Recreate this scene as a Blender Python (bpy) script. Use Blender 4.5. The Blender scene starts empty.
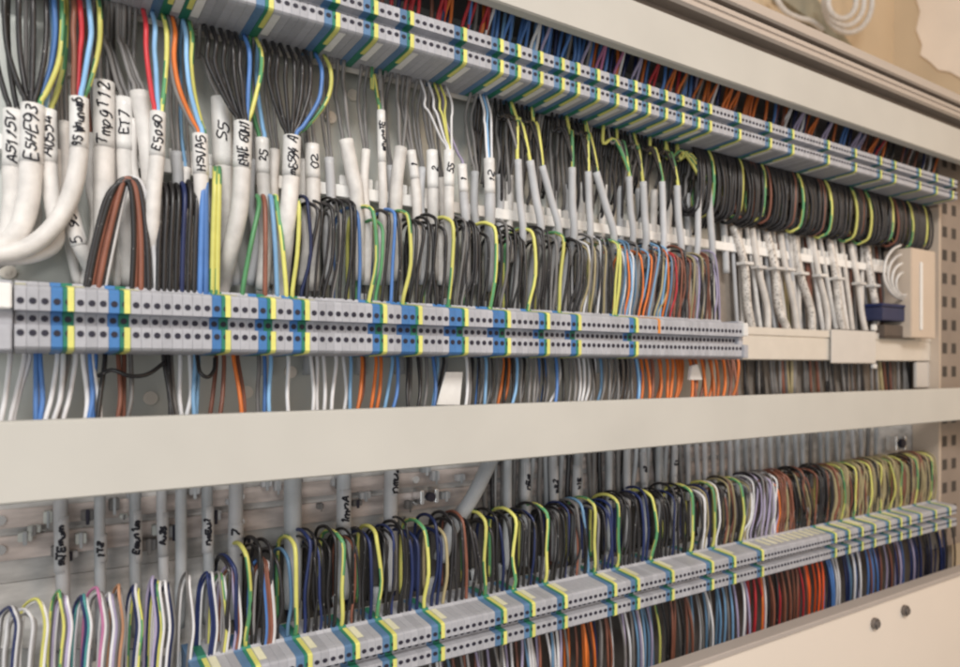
import bpy, bmesh, math, random
from mathutils import Vector, Matrix
random.seed(7)
R = random.Random(11)
scene = bpy.context.scene
COL = scene.collection

# ------------------------------------------------------------------ camera geometry (photo is 960 x 667)
CAMY, FPX, HZ = -0.476, 700.0, 367.0
CT, ST = 0.5440, 0.8391          # view direction (CT, ST), right vector (ST, -CT)
FRONT = -0.060                   # front plane of the terminal rows
PITCH = 0.0052
def P(px, py, Y):
    t = (px - 480.0) / FPX
    rx, ry = CT + ST*t, ST - CT*t
    k = (Y - CAMY) / ry
    return Vector((rx*k, Y, (HZ - py)/FPX*k))
def PX(px, Y=FRONT): return P(px, HZ, Y).x

# ------------------------------------------------------------------ materials
def mat(name, col, rough=0.45, var=0.12, scale=60.0, bump=0.0, metal=0.0, speck=None, trans=0.0, spec=0.4, rnd=0.10, stretch=None, coat=0.0):
    m = bpy.data.materials.new(name); m.use_nodes = True
    nt = m.node_tree; nd = nt.nodes; lk = nt.links
    b = nd['Principled BSDF']
    b.inputs['Roughness'].default_value = rough
    b.inputs['Metallic'].default_value = metal
    b.inputs['Specular IOR Level'].default_value = spec
    if trans: b.inputs['Transmission Weight'].default_value = trans
    if coat: b.inputs['Coat Weight'].default_value = coat
    tc = nd.new('ShaderNodeTexCoord'); mp = nd.new('ShaderNodeMapping')
    geo = nd.new('ShaderNodeNewGeometry')
    lk.new(geo.outputs['Position'], mp.inputs['Vector'])
    if stretch: mp.inputs['Scale'].default_value = stretch
    n = nd.new('ShaderNodeTexNoise'); n.inputs['Scale'].default_value = scale; n.inputs['Detail'].default_value = 5
    lk.new(mp.outputs['Vector'], n.inputs['Vector'])
    mr = nd.new('ShaderNodeMapRange'); mr.inputs['From Min'].default_value = 0.25; mr.inputs['From Max'].default_value = 0.75
    mr.inputs['To Min'].default_value = 1-var; mr.inputs['To Max'].default_value = 1+var
    lk.new(n.outputs['Fac'], mr.inputs['Value'])
    oi = nd.new('ShaderNodeObjectInfo')
    mr2 = nd.new('ShaderNodeMapRange'); mr2.inputs['To Min'].default_value = 1-rnd; mr2.inputs['To Max'].default_value = 1+rnd
    lk.new(oi.outputs['Random'], mr2.inputs['Value'])
    mu = nd.new('ShaderNodeMath'); mu.operation = 'MULTIPLY'
    lk.new(mr.outputs['Result'], mu.inputs[0]); lk.new(mr2.outputs['Result'], mu.inputs[1])
    vm = nd.new('ShaderNodeVectorMath'); vm.operation = 'SCALE'
    vm.inputs[0].default_value = col[:3]
    lk.new(mu.outputs['Value'], vm.inputs['Scale'])
    out = vm.outputs['Vector']
    if speck:
        sc, th, scol = speck
        n2 = nd.new('ShaderNodeTexNoise'); n2.inputs['Scale'].default_value = sc; n2.inputs['Detail'].default_value = 1
        lk.new(geo.outputs['Position'], n2.inputs['Vector'])
        rp = nd.new('ShaderNodeMapRange'); rp.inputs['From Min'].default_value = th; rp.inputs['From Max'].default_value = th+0.04
        lk.new(n2.outputs['Fac'], rp.inputs['Value'])
        mx = nd.new('ShaderNodeMix'); mx.data_type = 'RGBA'
        lk.new(rp.outputs['Result'], mx.inputs['Factor']); lk.new(out, mx.inputs[6]); mx.inputs[7].default_value = (*scol, 1)
        out = mx.outputs[2]
    lk.new(out, b.inputs['Base Color'])
    if bump:
        bp = nd.new('ShaderNodeBump'); bp.inputs['Strength'].default_value = bump; bp.inputs['Distance'].default_value = 0.001
        lk.new(n.outputs['Fac'], bp.inputs['Height']); lk.new(bp.outputs['Normal'], b.inputs['Normal'])
    return m

M = {}
def A(k, *a, **kw): M[k] = mat(k, *a, **kw)
A('grey_plastic', (0.42,0.42,0.45), 0.5, 0.06, 300)
A('white_plastic', (0.80,0.78,0.75), 0.45, 0.05, 200)
A('cream_plastic', (0.80,0.77,0.55), 0.45, 0.05, 200)
A('blue_dull', (0.105,0.20,0.345), 0.45, 0.08, 300)
A('blue_plastic', (0.065,0.19,0.43), 0.45, 0.08, 300)
A('green_plastic', (0.03,0.20,0.13), 0.5, 0.08, 300)
A('yellow_plastic', (0.74,0.71,0.20), 0.45, 0.06, 300)
A('orange_plastic', (0.75,0.28,0.06), 0.45, 0.06, 300)
A('socket_dark', (0.022,0.020,0.035), 0.6, 0.2, 900)
A('pvc_black', (0.021,0.019,0.020), 0.36, 0.3, 90, speck=(700,0.725,(0.30,0.285,0.27)), rnd=0.45, spec=0.5)
A('pvc_grey', (0.19,0.18,0.175), 0.42, 0.2, 90, rnd=0.25)
A('pvc_blue', (0.085,0.20,0.48), 0.38, 0.12, 80, rnd=0.2)
A('pvc_navy', (0.018,0.028,0.095), 0.38, 0.2, 80, rnd=0.3)
A('pvc_lightblue', (0.22,0.42,0.66), 0.38, 0.12, 80, rnd=0.2)
A('pvc_green', (0.10,0.30,0.13), 0.38, 0.15, 80, rnd=0.2)
A('pvc_yellow', (0.66,0.63,0.17), 0.38, 0.12, 80, rnd=0.15)
A('pvc_brown', (0.22,0.085,0.055), 0.38, 0.2, 80, rnd=0.25)
A('pvc_red', (0.50,0.035,0.045), 0.38, 0.15, 80, rnd=0.25)
A('pvc_orange', (0.66,0.17,0.035), 0.38, 0.15, 80, rnd=0.22)
A('pvc_scarlet', (0.80,0.11,0.02), 0.38, 0.1, 80, rnd=0.12)
A('pvc_white', (0.72,0.71,0.72), 0.38, 0.1, 80, rnd=0.12)
A('pvc_tan', (0.35,0.29,0.16), 0.40, 0.15, 80, rnd=0.25)
A('pvc_steel_blue', (0.12,0.23,0.36), 0.38, 0.12, 80, rnd=0.25)
A('pvc_pale_orange', (0.58,0.30,0.17), 0.38, 0.12, 80, rnd=0.15)
A('pvc_lilac', (0.40,0.35,0.50), 0.38, 0.12, 80, rnd=0.2)
A('pvc_pink', (0.55,0.20,0.36), 0.38, 0.12, 80, rnd=0.2)
A('pvc_teal', (0.10,0.36,0.36), 0.38, 0.12, 80, rnd=0.2)
A('sheath_white', (0.66,0.63,0.60), 0.5, 0.16, 110, bump=0.35, rnd=0.10)
A('sheath_dim', (0.62,0.575,0.53), 0.5, 0.15, 90, bump=0.1, rnd=0.12)
A('sheath_grey', (0.47,0.47,0.48), 0.5, 0.10, 70, bump=0.1, rnd=0.12)
A('sheath_slate', (0.40,0.415,0.43), 0.5, 0.12, 70, bump=0.1, rnd=0.2)
A('sleeve_white', (0.76,0.74,0.715), 0.35, 0.10, 120, bump=0.25, rnd=0.06, coat=0.2)
A('sleeve_print', (0.62,0.575,0.53), 0.3, 0.35, 120, rnd=0.15, coat=0.3, speck=(560,0.60,(0.20,0.17,0.145)))
A('ink', (0.012,0.012,0.02), 0.6, 0.1, 60)
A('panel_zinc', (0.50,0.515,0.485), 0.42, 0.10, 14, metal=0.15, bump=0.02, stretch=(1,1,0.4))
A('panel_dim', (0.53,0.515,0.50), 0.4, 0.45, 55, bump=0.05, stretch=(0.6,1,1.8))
A('panel_low_shade', (0.14,0.13,0.125), 0.5, 0.3, 45, bump=0.05)  # shade behind the lowest wires put into the plate colour
A('panel_far', (0.24,0.205,0.175), 0.5, 0.3, 45, bump=0.05)  # same back plate, with the dimness of the far end in its colour
A('duct_grey', (0.575,0.553,0.505), 0.48, 0.05, 14, bump=0.08)
A('duct_inner_shade', (0.22,0.21,0.21), 0.7, 0.1, 20)  # shadow inside the ducts put into the colour
A('zinc_rail', (0.72,0.67,0.60), 0.35, 0.06, 40, metal=0.2)
A('frame_alu', (0.50,0.45,0.41), 0.38, 0.06, 30, metal=0.3, stretch=(0.1,1,6))
A('frame_groove_shade', (0.20,0.165,0.14), 0.6, 0.1, 30)  # rim metal again, shade of grooves and undersides painted in
A('cream_paint', (0.85,0.75,0.65), 0.45, 0.03, 6, bump=0.02)
A('ledge_pink', (0.48,0.42,0.38), 0.45, 0.05, 20)
A('screw_steel', (0.20,0.175,0.16), 0.4, 0.2, 200, metal=0.5)
A('copper', (0.56,0.485,0.45), 0.38, 0.55, 40, metal=0.25, stretch=(0.6,1,3))
A('plaster_tan', (0.66,0.52,0.355), 0.8, 0.10, 5, bump=0.1)
A('plaster_pale', (0.93,0.81,0.69), 0.8, 0.07, 9, bump=0.1)
A('strap_green', (0.27,0.25,0.19), 0.7, 0.35, 16, bump=0.2)
A('upright_paint', (0.27,0.22,0.185), 0.5, 0.12, 20)
A('beige_plate', (0.56,0.46,0.37), 0.45, 0.05, 20)
A('dark_hole', (0.06,0.05,0.043), 0.8, 0.1, 20)
A('blue_box', (0.035,0.042,0.10), 0.5, 0.1, 60)
A('box_dark', (0.11,0.085,0.07), 0.6, 0.2, 60)
A('clear_label', (0.62,0.585,0.545), 0.12, 0.03, 60, coat=0.6)
A('chrome', (0.75,0.75,0.75), 0.18, 0.05, 60, metal=0.9)
A('floor_grey', (0.25,0.23,0.21), 0.7, 0.1, 3)

# ------------------------------------------------------------------ builders
def link(name, me, parent=None):
    o = bpy.data.objects.new(name, me); COL.objects.link(o)
    if parent is not None:
        o.parent = parent
        o.matrix_parent_inverse = Matrix.Translation(-parent.location)
    return o
def tag(o, label, cat, group=None):
    o['label'] = label; o['category'] = cat
    if group: o['group'] = group
    return o
def empty(name, loc, label, cat, group=None):
    o = bpy.data.objects.new(name, None); COL.objects.link(o); o.location = loc
    o.empty_display_size = 0.005
    return tag(o, label, cat, group)
def mesh(name, verts, faces, mats, fm=None, smooth=False):
    me = bpy.data.meshes.new(name)
    me.from_pydata([tuple(v) for v in verts], [], faces)
    for m in mats: me.materials.append(M[m])
    if fm: me.polygons.foreach_set('material_index', fm)
    if smooth: me.polygons.foreach_set('use_smooth', [True]*len(me.polygons))
    me.update()
    return me
def smooth_path(pts, n=5):
    pts = [Vector(p) for p in pts]
    if len(pts) < 3: return pts
    out = []
    Q = [pts[0]*2-pts[1]] + pts + [pts[-1]*2-pts[-2]]
    for i in range(1, len(Q)-2):
        a, b, c, d = Q[i-1], Q[i], Q[i+1], Q[i+2]
        for k in range(n):
            t = k/n
            out.append(0.5*((2*b)+(c-a)*t+(2*a-5*b+4*c-d)*t*t+(3*b-a-3*c+d)*t**3))
    out.append(pts[-1]); return out
def tube_geo(pts, r, sides=8):
    V, F = [], []
    n = len(pts)
    up = None
    for i, p in enumerate(pts):
        d = (pts[min(i+1, n-1)] - pts[max(i-1, 0)]).normalized()
        if up is None:
            ref = Vector((0, 1, 0)) if abs(d.y) < 0.9 else Vector((1, 0, 0))
            up = (ref - d*ref.dot(d)).normalized()
        else:
            up = (up - d*up.dot(d)).normalized()
        s = d.cross(up)
        rr = r[i] if isinstance(r, (list, tuple)) else r
        for k in range(sides):
            a = 2*math.pi*k/sides
            V.append(p + up*math.cos(a)*rr + s*math.sin(a)*rr)
    for i in range(n-1):
        for k in range(sides):
            F.append((i*sides+k, i*sides+(k+1) % sides, (i+1)*sides+(k+1) % sides, (i+1)*sides+k))
    F.append(tuple(range(sides-1, -1, -1))); F.append(tuple(range((n-1)*sides, n*sides)))
    return V, F
def tube(name, pts, r, colour, parent=None, n=5, sides=8):
    path = smooth_path(pts, n)
    V, F = tube_geo(path, r, sides)
    if colour == 'yg':
        ph = R.random()*sides
        fm = []
        for i in range(len(path)-1):
            for k in range(sides):
                fm.append(0 if ((k + ph + i*0.42) % sides) < sides*0.66 else 1)
        fm += [0, 0]
        me = mesh(name, V, F, ['pvc_yellow', 'pvc_green'], fm, True)
    else:
        me = mesh(name, V, F, [colour], None, True)
    return link(name, me, parent)
def box_geo(V, F, x0, x1, y0, y1, z0, z1):
    b = len(V)
    for z in (z0, z1):
        for x, y in ((x0, y0), (x1, y0), (x1, y1), (x0, y1)): V.append(Vector((x, y, z)))
    F += [(b+3, b+2, b+1, b), (b+4, b+5, b+6, b+7), (b, b+1, b+5, b+4), (b+1, b+2, b+6, b+5), (b+2, b+3, b+7, b+6), (b+3, b, b+4, b+7)]
def bevel_me(me, w=0.0006, seg=2):
    bm = bmesh.new(); bm.from_mesh(me)
    bmesh.ops.remove_doubles(bm, verts=bm.verts, dist=1e-7)
    bmesh.ops.bevel(bm, geom=[e for e in bm.edges if len(e.link_faces) == 2 and e.calc_face_angle(0) > 0.6], offset=w, segments=seg, affect='EDGES', clamp_overlap=True)
    bm.to_mesh(me); bm.free(); return me
def box(name, x0, x1, y0, y1, z0, z1, m, parent=None, bev=0.0006):
    V, F = [], []; box_geo(V, F, x0, x1, y0, y1, z0, z1)
    me = mesh(name, V, F, [m])
    if bev: bevel_me(me, bev)
    return link(name, me, parent)
def boxes(name, lst, m, parent=None, bev=0):
    V, F = [], []
    for b in lst: box_geo(V, F, *b)
    me = mesh(name, V, F, [m])
    if bev: bevel_me(me, bev, 1)
    return link(name, me, parent)
def extrude_yz(name, prof, x0, x1, mats, fm=None, parent=None):
    n = len(prof); V = [Vector((x0, y, z)) for y, z in prof] + [Vector((x1, y, z)) for y, z in prof]
    F = [(i, (i+1) % n, n+(i+1) % n, n+i) for i in range(n)]
    F += [tuple(range(n-1, -1, -1)), tuple(range(n, 2*n))]
    me = mesh(name, V, F, mats, fm)
    bm = bmesh.new(); bm.from_mesh(me); bmesh.ops.recalc_face_normals(bm, faces=bm.faces); bm.to_mesh(me); bm.free()
    return link(name, me, parent) if parent is not False else me
def cyl_y(V, F, x, y0, y1, z, r, n=10):
    b = len(V)
    for y in (y0, y1):
        for k in range(n):
            a = 2*math.pi*k/n; V.append(Vector((x+r*math.cos(a), y, z+r*math.sin(a))))
    for k in range(n): F.append((b+k, b+(k+1) % n, b+n+(k+1) % n, b+n+k))
    F.append(tuple(range(b, b+n))); F.append(tuple(range(b+2*n-1, b+n-1, -1)))

ORD = 'zeroth first second third fourth fifth sixth seventh eighth ninth tenth eleventh twelfth thirteenth fourteenth fifteenth sixteenth seventeenth eighteenth nineteenth twentieth'.split()
def ordn(i):
    if i <= 20: return ORD[i]
    tens = {2: 'twenty', 3: 'thirty', 4: 'forty'}[i//10]
    return tens+'-'+ORD[i % 10] if i % 10 else {2: 'twentieth', 3: 'thirtieth', 4: 'fortieth'}[i//10]

# ------------------------------------------------------------------ handwriting: strokes wrapped round a sleeve
GL = {
 'E': [[(.9,1.3),(.1,1.4),(.05,.7),(.1,0),(.95,.05)], [(.05,.72),(.75,.7)]],
 'S': [[(.9,1.2),(.5,1.4),(.1,1.1),(.4,.75),(.85,.5),(.6,.05),(.05,.1)]],
 '5': [[(.9,1.4),(.2,1.35),(.15,.8),(.6,.85),(.9,.45),(.5,0),(.05,.15)]],
 'H': [[(.1,1.4),(.12,0)], [(.85,1.4),(.82,0)], [(.1,.7),(.85,.72)]],
 'A': [[(0,0),(.5,1.4),(.95,0)], [(.2,.5),(.8,.5)]],
 'V': [[(0,1.4),(.5,0),(.95,1.4)]],
 '9': [[(.85,.9),(.5,.65),(.1,1),(.45,1.4),(.85,1.1),(.8,.4),(.4,0)]],
 '6': [[(.8,1.4),(.25,.9),(.1,.35),(.5,0),(.85,.35),(.5,.7),(.15,.4)]],
 '4': [[(.6,1.4),(.05,.5),(.95,.5)], [(.7,.9),(.68,0)]],
 '0': [[(.5,1.4),(.08,.8),(.35,0),(.8,.3),(.85,1.1),(.5,1.4)]],
 '2': [[(.1,1.1),(.5,1.4),(.85,1),(.1,.05),(.95,.05)]],
 '3': [[(.1,1.3),(.6,1.35),(.8,1.05),(.4,.75),(.85,.4),(.5,0),(.05,.1)]],
 '1': [[(.2,1.1),(.5,1.4),(.5,0)]],
 '7': [[(.05,1.35),(.9,1.4),(.35,0)]],
 'n': [[(.1,.8),(.12,0)], [(.12,.5),(.5,.8),(.8,.6),(.8,0)]],
 'u': [[(.1,.8),(.15,.2),(.5,0),(.8,.3),(.8,.8)], [(.8,.4),(.95,0)]],
 'm': [[(.05,.8),(.08,0)], [(.08,.5),(.3,.8),(.48,.5),(.48,0)], [(.48,.5),(.7,.8),(.92,.5),(.92,0)]],
 'o': [[(.5,.8),(.1,.4),(.5,0),(.85,.4),(.5,.8)]],
 'W': [[(0,1.4),(.25,0),(.5,1),(.75,0),(1,1.4)]],
 'L': [[(.15,1.4),(.1,0),(.9,.05)]],
 'Y': [[(.05,1.4),(.5,.7)], [(.95,1.4),(.4,0)]],
 'T': [[(0,1.35),(1,1.4)], [(.5,1.4),(.45,0)]],
 'g': [[(.8,.7),(.4,.8),(.1,.4),(.5,.1),(.8,.5),(.75,-.3),(.2,-.4)]],
 'p': [[(.1,.8),(.12,-.4)], [(.1,.6),(.5,.8),(.85,.4),(.5,0),(.12,.1)]],
}
def handwriting(parent, top, bot, r, text, h=None, w=0.0005):
    """writing runs up the sleeve from its lower end, wrapped on the curved surface and turned to the open front"""
    a = (top-bot); L = a.length; a = a.normalized()
    c = Vector((-0.15, -1, 0.0)); c = (c - a*c.dot(a)).normalized()
    s = a.cross(c)     # points to the viewer's left
    if s.x > 0: s = -s
    h = h or r*1.12
    adv = min(L*0.95/len(text), h*0.86)
    start = (L - adv*len(text))/2
    V, F = [], []
    sl = R.uniform(0.05, 0.35)
    for i, ch in enumerate(text):
        if ch not in GL: continue
        jx, jy, js = R.uniform(-.12,.12), R.uniform(-.18,.18), R.uniform(.72,1.12)
        rot = R.uniform(-.22,.22); sx = R.uniform(.75,1.15)
        for st in GL[ch]:
            dense = smooth_path([Vector((x, y, 0)) for x, y in st], 4) if len(st) > 2 else [Vector((st[0][0], st[0][1], 0)).lerp(Vector((st[1][0], st[1][1], 0)), k/4) for k in range(5)]
            pts = []
            for q in dense:
                qx, qy = q.x-.5, q.y-.7
                qx, qy = qx*math.cos(rot)-qy*math.sin(rot)+sl*qy, qx*math.sin(rot)+qy*math.cos(rot)
                qx += .05*math.sin(7*q.y+i*2.1); qy += .06*math.sin(5*q.x+i*1.3)
                u = start + (i + .45 + qx*sx*.95 + jx)*adv
                v = (qy*js + jy)/1.4
                ph = max(-1.4, min(1.4, v*h/r))
                pts.append(bot + a*u + (c*math.cos(ph) + s*math.sin(ph))*(r+w*0.35))
            v_, f_ = tube_geo(pts, w, 5)
            b = len(V); V += v_; F += [tuple(k+b for k in f) for f in f_]
    return link('handwriting', mesh('handwriting', V, F, ['ink'], None, True), parent)

# ------------------------------------------------------------------ setting
XL, XR = -0.35, 1.12
XS = PX(716, 0.0)
for nm, xa_, xb_, z0, z1, m in (('back_wall_plate', XL, XS, -0.045, 0.33, 'panel_zinc'), ('far_back_wall_plate', XS+0.0004, XR, -0.045, 0.33, 'panel_far'), ('lower_back_wall_plate', XL, XR, -0.1215, -0.0452, 'panel_dim'), ('lowest_back_wall_plate', PX(235, 0.0), XR, -0.40, -0.1219, 'panel_low_shade'), ('near_back_wall_plate', XL, PX(234, 0.0), -0.40, -0.1219, 'panel_dim')):
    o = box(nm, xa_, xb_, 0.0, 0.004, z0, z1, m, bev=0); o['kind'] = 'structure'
o = box('room_wall', 0.3, 1.68, 0.36, 0.40, -0.6, 1.6, 'plaster_tan', bev=0); o['kind'] = 'structure'
o = box('room_side_wall', 1.68, 1.74, -0.9, 0.40, -0.6, 1.6, 'plaster_tan', bev=0); o['kind'] = 'structure'

# ------------------------------------------------------------------ ducts, rim, sill
def duct(z0, z1, label, body=None):
    o = empty('cable_duct', (0, -0.075, z0), label, 'cable duct', 'grey cable ducts across the cabinet')
    prof = [(-0.075, z0), (-0.075, z1), (-0.0735, z1+0.001), (-0.066, z1+0.001), (-0.066, z1-0.0008), (-0.0725, z1-0.0008), (-0.0725, z0+0.0008), (-0.066, z0+0.0008), (-0.066, z0-0.001), (-0.0735, z0-0.001)]
    extrude_yz('cover', prof, XL, XR-0.02, ['duct_grey'], None, o)
    if body: box('channel', XL, XR-0.02, -0.064, -0.0005, body[0], body[1], 'duct_inner_shade', o, 0)  # closed body, coloured dark for the shade under the duct
    return o
duct(0.2545, 0.2915, 'beige grey duct cover above the upper terminal row', (0.276, 0.290))
duct(-0.0645, -0.0270, 'wide beige grey duct cover crossing below the middle terminal row')

rim = empty('cabinet_rim', (0, -0.07, 0.292), 'ribbed aluminium rim of the cabinet above the top duct', 'cabinet rim')
prof = [(-0.0, 0.2935), (-0.068, 0.2935), (-0.068, 0.3005), (-0.079, 0.3005), (-0.0815, 0.3025), (-0.0815, 0.306), (-0.080, 0.3068), (-0.080, 0.3078), (-0.0815, 0.3086), (-0.0815, 0.3125), (-0.079, 0.314), (-0.075, 0.314), (-0.075, 0.3175), (-0.081, 0.3175), (-0.083, 0.319), (-0.083, 0.3275), (-0.081, 0.329), (-0.0, 0.329)]
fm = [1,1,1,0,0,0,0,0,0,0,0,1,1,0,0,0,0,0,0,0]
extrude_yz('rim_profile', prof, XL, XR+0.06, ['frame_alu', 'frame_groove_shade'], fm, rim)

sill = empty('cabinet_sill', (0, -0.09, -0.245), 'cream painted sill panel with two dark screws below the lowest row', 'cabinet sill')
extrude_yz('panel', [(-0.0915, -0.245), (-0.0915, -0.42), (-0.0885, -0.42), (-0.0885, -0.245)], -0.1, XR+0.05, ['cream_paint'], None, sill)
extrude_yz('ledge', [(-0.0785, -0.2405), (-0.0925, -0.2405), (-0.0935, -0.2412), (-0.0935, -0.2445), (-0.0785, -0.2445)], -0.1, XR+0.05, ['ledge_pink'], None, sill)
for px, py in ((874, 623), (904, 610)):
    c = P(px, py, -0.092)
    V, F = [], []
    cyl_y(V, F, c.x, -0.0952, -0.0916, c.z, 0.0058, 20)
    cyl_y(V, F, c.x, -0.0972, -0.0952, c.z, 0.0038, 6)
    link('screw', mesh('screw', V, F, ['screw_steel']), sill)
o = box('duct_floor', XL, XR, -0.077, -0.0005, -0.33, -0.325, 'duct_inner_shade', bev=0); o['kind'] = 'structure'

# ------------------------------------------------------------------ DIN rails
ZU, ZM, ZL = 0.2245, 0.0248, -0.1885
def rail(z, x0, x1, label):
    prof = [(-0.0135, z+0.0175), (-0.0135, z+0.0125), (-0.0075, z+0.0120), (-0.0075, z-0.0120), (-0.0135, z-0.0125), (-0.0135, z-0.0175), (-0.0125, z-0.0175), (-0.0125, z-0.0135), (-0.0065, z-0.0130), (-0.0065, z+0.0130), (-0.0125, z+0.0135), (-0.0125, z+0.0175)]
    o = extrude_yz('mounting_rail', prof, x0, x1, ['zinc_rail'])
    return tag(o, label, 'mounting rail')
rail(ZU, -0.05, 1.02, 'zinc mounting rail carrying the upper terminal row')
rail(ZM, -0.05, 1.10, 'zinc mounting rail, bare beyond the end of the middle terminal row')
rail(ZL, -0.05, 1.04, 'zinc mounting rail carrying the lowest terminal row')

# ------------------------------------------------------------------ terminal blocks
PROF = [(.046,.0215),(.024,.0205),(.0225,.0185),(.004,.0165),(.0012,.0158),(0,.0145),(0,.0037),(.0075,.0033),(.0075,-.0033),(0,-.0037),(0,-.0145),(.0012,-.0158),(.004,-.0165),(.0225,-.0172),(.046,-.0178)]
HOLES = [(-.0004, .0084), (.0071, 0.0), (-.0004, -.0076)]
def block_geo(w, prof=PROF):
    """extruded stepped profile with chamfered side edges"""
    n = len(prof); ch = 0.00022; V, F = [], []
    cy, cz = 0.023, 0.0
    def ring(x, ins):
        out = []
        for y, z in prof:
            d = Vector((y-cy, z-cz)); l = d.length
            d = d*(1-ins/l); out.append(Vector((x, cy+d.x, cz+d.y)))
        return out
    for x, ins in ((-w/2, ch), (-w/2+ch, 0), (w/2-ch, 0), (w/2, ch)): V += ring(x, ins)
    for k in range(3):
        for i in range(n):
            j = (i+1) % n
            F.append((k*n+i, (k+1)*n+i, (k+1)*n+j, k*n+j))
    F.append(tuple(range(n))); F.append(tuple(range(4*n-1, 3*n-1, -1)))
    return V, F
def socket_geo(i, V, F):
    y, z = HOLES[i]
    cyl_y(V, F, 0, y, y+0.0007, z, 0.00165, 10)
W = PITCH*0.985
def build_blocks():
    D = {}
    for k, m in (('grey', 'grey_plastic'), ('blue', 'blue_plastic'), ('slate', 'blue_dull'), ('earth', 'green_plastic'), ('orange', 'grey_plastic')):
        V, F = block_geo(W)
        full_V, full_F = list(V), list(F); fm = [0]*len(F)
        me = mesh(k+'_housing', V, F, [m])
        bm = bmesh.new(); bm.from_mesh(me); bmesh.ops.recalc_face_normals(bm, faces=bm.faces); bm.to_mesh(me); bm.free()
        for i in range(3): socket_geo(i, full_V, full_F)
        fm += [1]*(len(full_F)-len(fm))
        me2 = mesh(k+'_far', full_V, full_F, [m, 'socket_dark'], fm)
        bm = bmesh.new(); bm.from_mesh(me2); bmesh.ops.recalc_face_normals(bm, faces=bm.faces); bm.to_mesh(me2); bm.free()
        D[k] = (me, me2)
    return D
BL = build_blocks()
SOCK = []
for i in range(3):
    V, F = [], []; socket_geo(i, V, F); me = mesh('wire_socket', V, F, ['socket_dark'])
    bm = bmesh.new(); bm.from_mesh(me); bmesh.ops.recalc_face_normals(bm, faces=bm.faces); bm.to_mesh(me); bm.free(); SOCK.append(me)
def strip_me(name, x0, x1, prof_pts, lift, m):
    """a thin shell lying on part of the profile"""
    n = len(prof_pts); V, F = [], []
    cy = 0.023
    for x in (x0, x1):
        for y, z in prof_pts:
            d = Vector((y-cy, z)).normalized()*lift; V.append(Vector((x, y+d.x, z+d.y)))
    for x in (x0, x1):
        for y, z in prof_pts:
            d = Vector((y-cy, z)).normalized()*(-0.0002); V.append(Vector((x, y+d.x, z+d.y)))
    for i in range(n-1):
        F.append((i, i+1, n+i+1, n+i)); F.append((2*n+i, 3*n+i, 3*n+i+1, 2*n+i+1))
        F.append((i, 2*n+i, 2*n+i+1, i+1)); F.append((n+i, n+i+1, 3*n+i+1, 3*n+i))
    F.append((0, n, 3*n, 2*n)); F.append((n-1, 3*n-1, 4*n-1, 2*n-1))
    me = mesh(name, V, F, [m])
    bm = bmesh.new(); bm.from_mesh(me); bmesh.ops.recalc_face_normals(bm, faces=bm.faces); bm.to_mesh(me); bm.free()
    return me
xa, xb = -W/2+W*0.40, W/2-0.0002
YC_U = strip_me('yellow_cap', xa, xb, PROF[1:7][1:], 0.0005, 'yellow_plastic')
YC_L = strip_me('yellow_cap', xa, xb, PROF[9:14], 0.0005, 'yellow_plastic')
OC_U = strip_me('orange_cap', xa, xb, PROF[2:7], 0.0005, 'orange_plastic')
WT_U = strip_me('marker_tag', -W/2+0.0003, W/2-0.0003, [(.022,.0185),(.006,.0167)], 0.0007, 'cream_plastic')
WT_L = strip_me('marker_tag', -W/2+0.0003, W/2-0.0003, [(.0035,-.0165),(.030,-.0174)], 0.0007, 'white_plastic')
CREAM_U = WT_U

def terminal_row(row, z, x0, x1, earth_px, double_blue=(9, 9), orange=()):
    """returns list of modules (index, x, kind, section, place in section)"""
    n = int(round((x1-x0)/PITCH))
    eidx = sorted({int(round((PX(p)-x0)/PITCH - 0.5)) for p in earth_px})
    oidx = {int(round((PX(p)-x0)/PITCH - 0.5)) for p in orange}
    mods = []; sec = 0; place = 0
    for i in range(n):
        x = x0 + (i+0.5)*PITCH
        if i in eidx: k = 'earth'
        elif i in oidx: k = 'orange'
        elif i+1 in eidx and (i not in eidx) and (i-1) not in eidx: k = 'blue'
        elif i+2 in eidx and double_blue[0] < x < double_blue[1] and (i-1) not in eidx: k = 'blue'
        else: k = 'grey'
        place += 1
        mods.append(dict(i=i, x=x, k=k, sec=sec, place=place, row=row, z=z))
        if k in ('earth', 'orange'): sec += 1; place = 0
    return mods
EU = [70,107,172,198,270,338,374,408,461,500,520,538,559.5,579,598,616,633,650,666.5,682.5,696.5,710.5,738,771,794,828,856,880,896,919,937,952]
EM = [70,127,230.5,276,302,380.5,421,467,508.5,547,581,636]
EL = [215,260,306.5,355,396.5,444,502,534.6,565.6,613,639.5,673,712,735.5,761,836,850,861,875,890,900,911,921.6,936,950]
XU0, XM0, XL0 = PX(36), PX(14), PX(196)
ROW = {
 'upper': terminal_row('upper', ZU, XU0, PX(957), EU, (9, 9)),
 'middle': terminal_row('middle', ZM, XM0, PX(742), EM, (PX(370), PX(520)), (658,)),
 'lowest': terminal_row('lowest', ZL, XL0, PX(957), EL, (9, 9)),
}
greys = sorted([m for r in ROW.values() for m in r if m['k'] == 'grey'], key=lambda m: m['x'])
far_greys = set(id(m) for m in greys[296:])
FV, FF, FM_ = [], [], []
ZS = {'upper': 0.80, 'middle': 1.0, 'lowest': 0.82}
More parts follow.
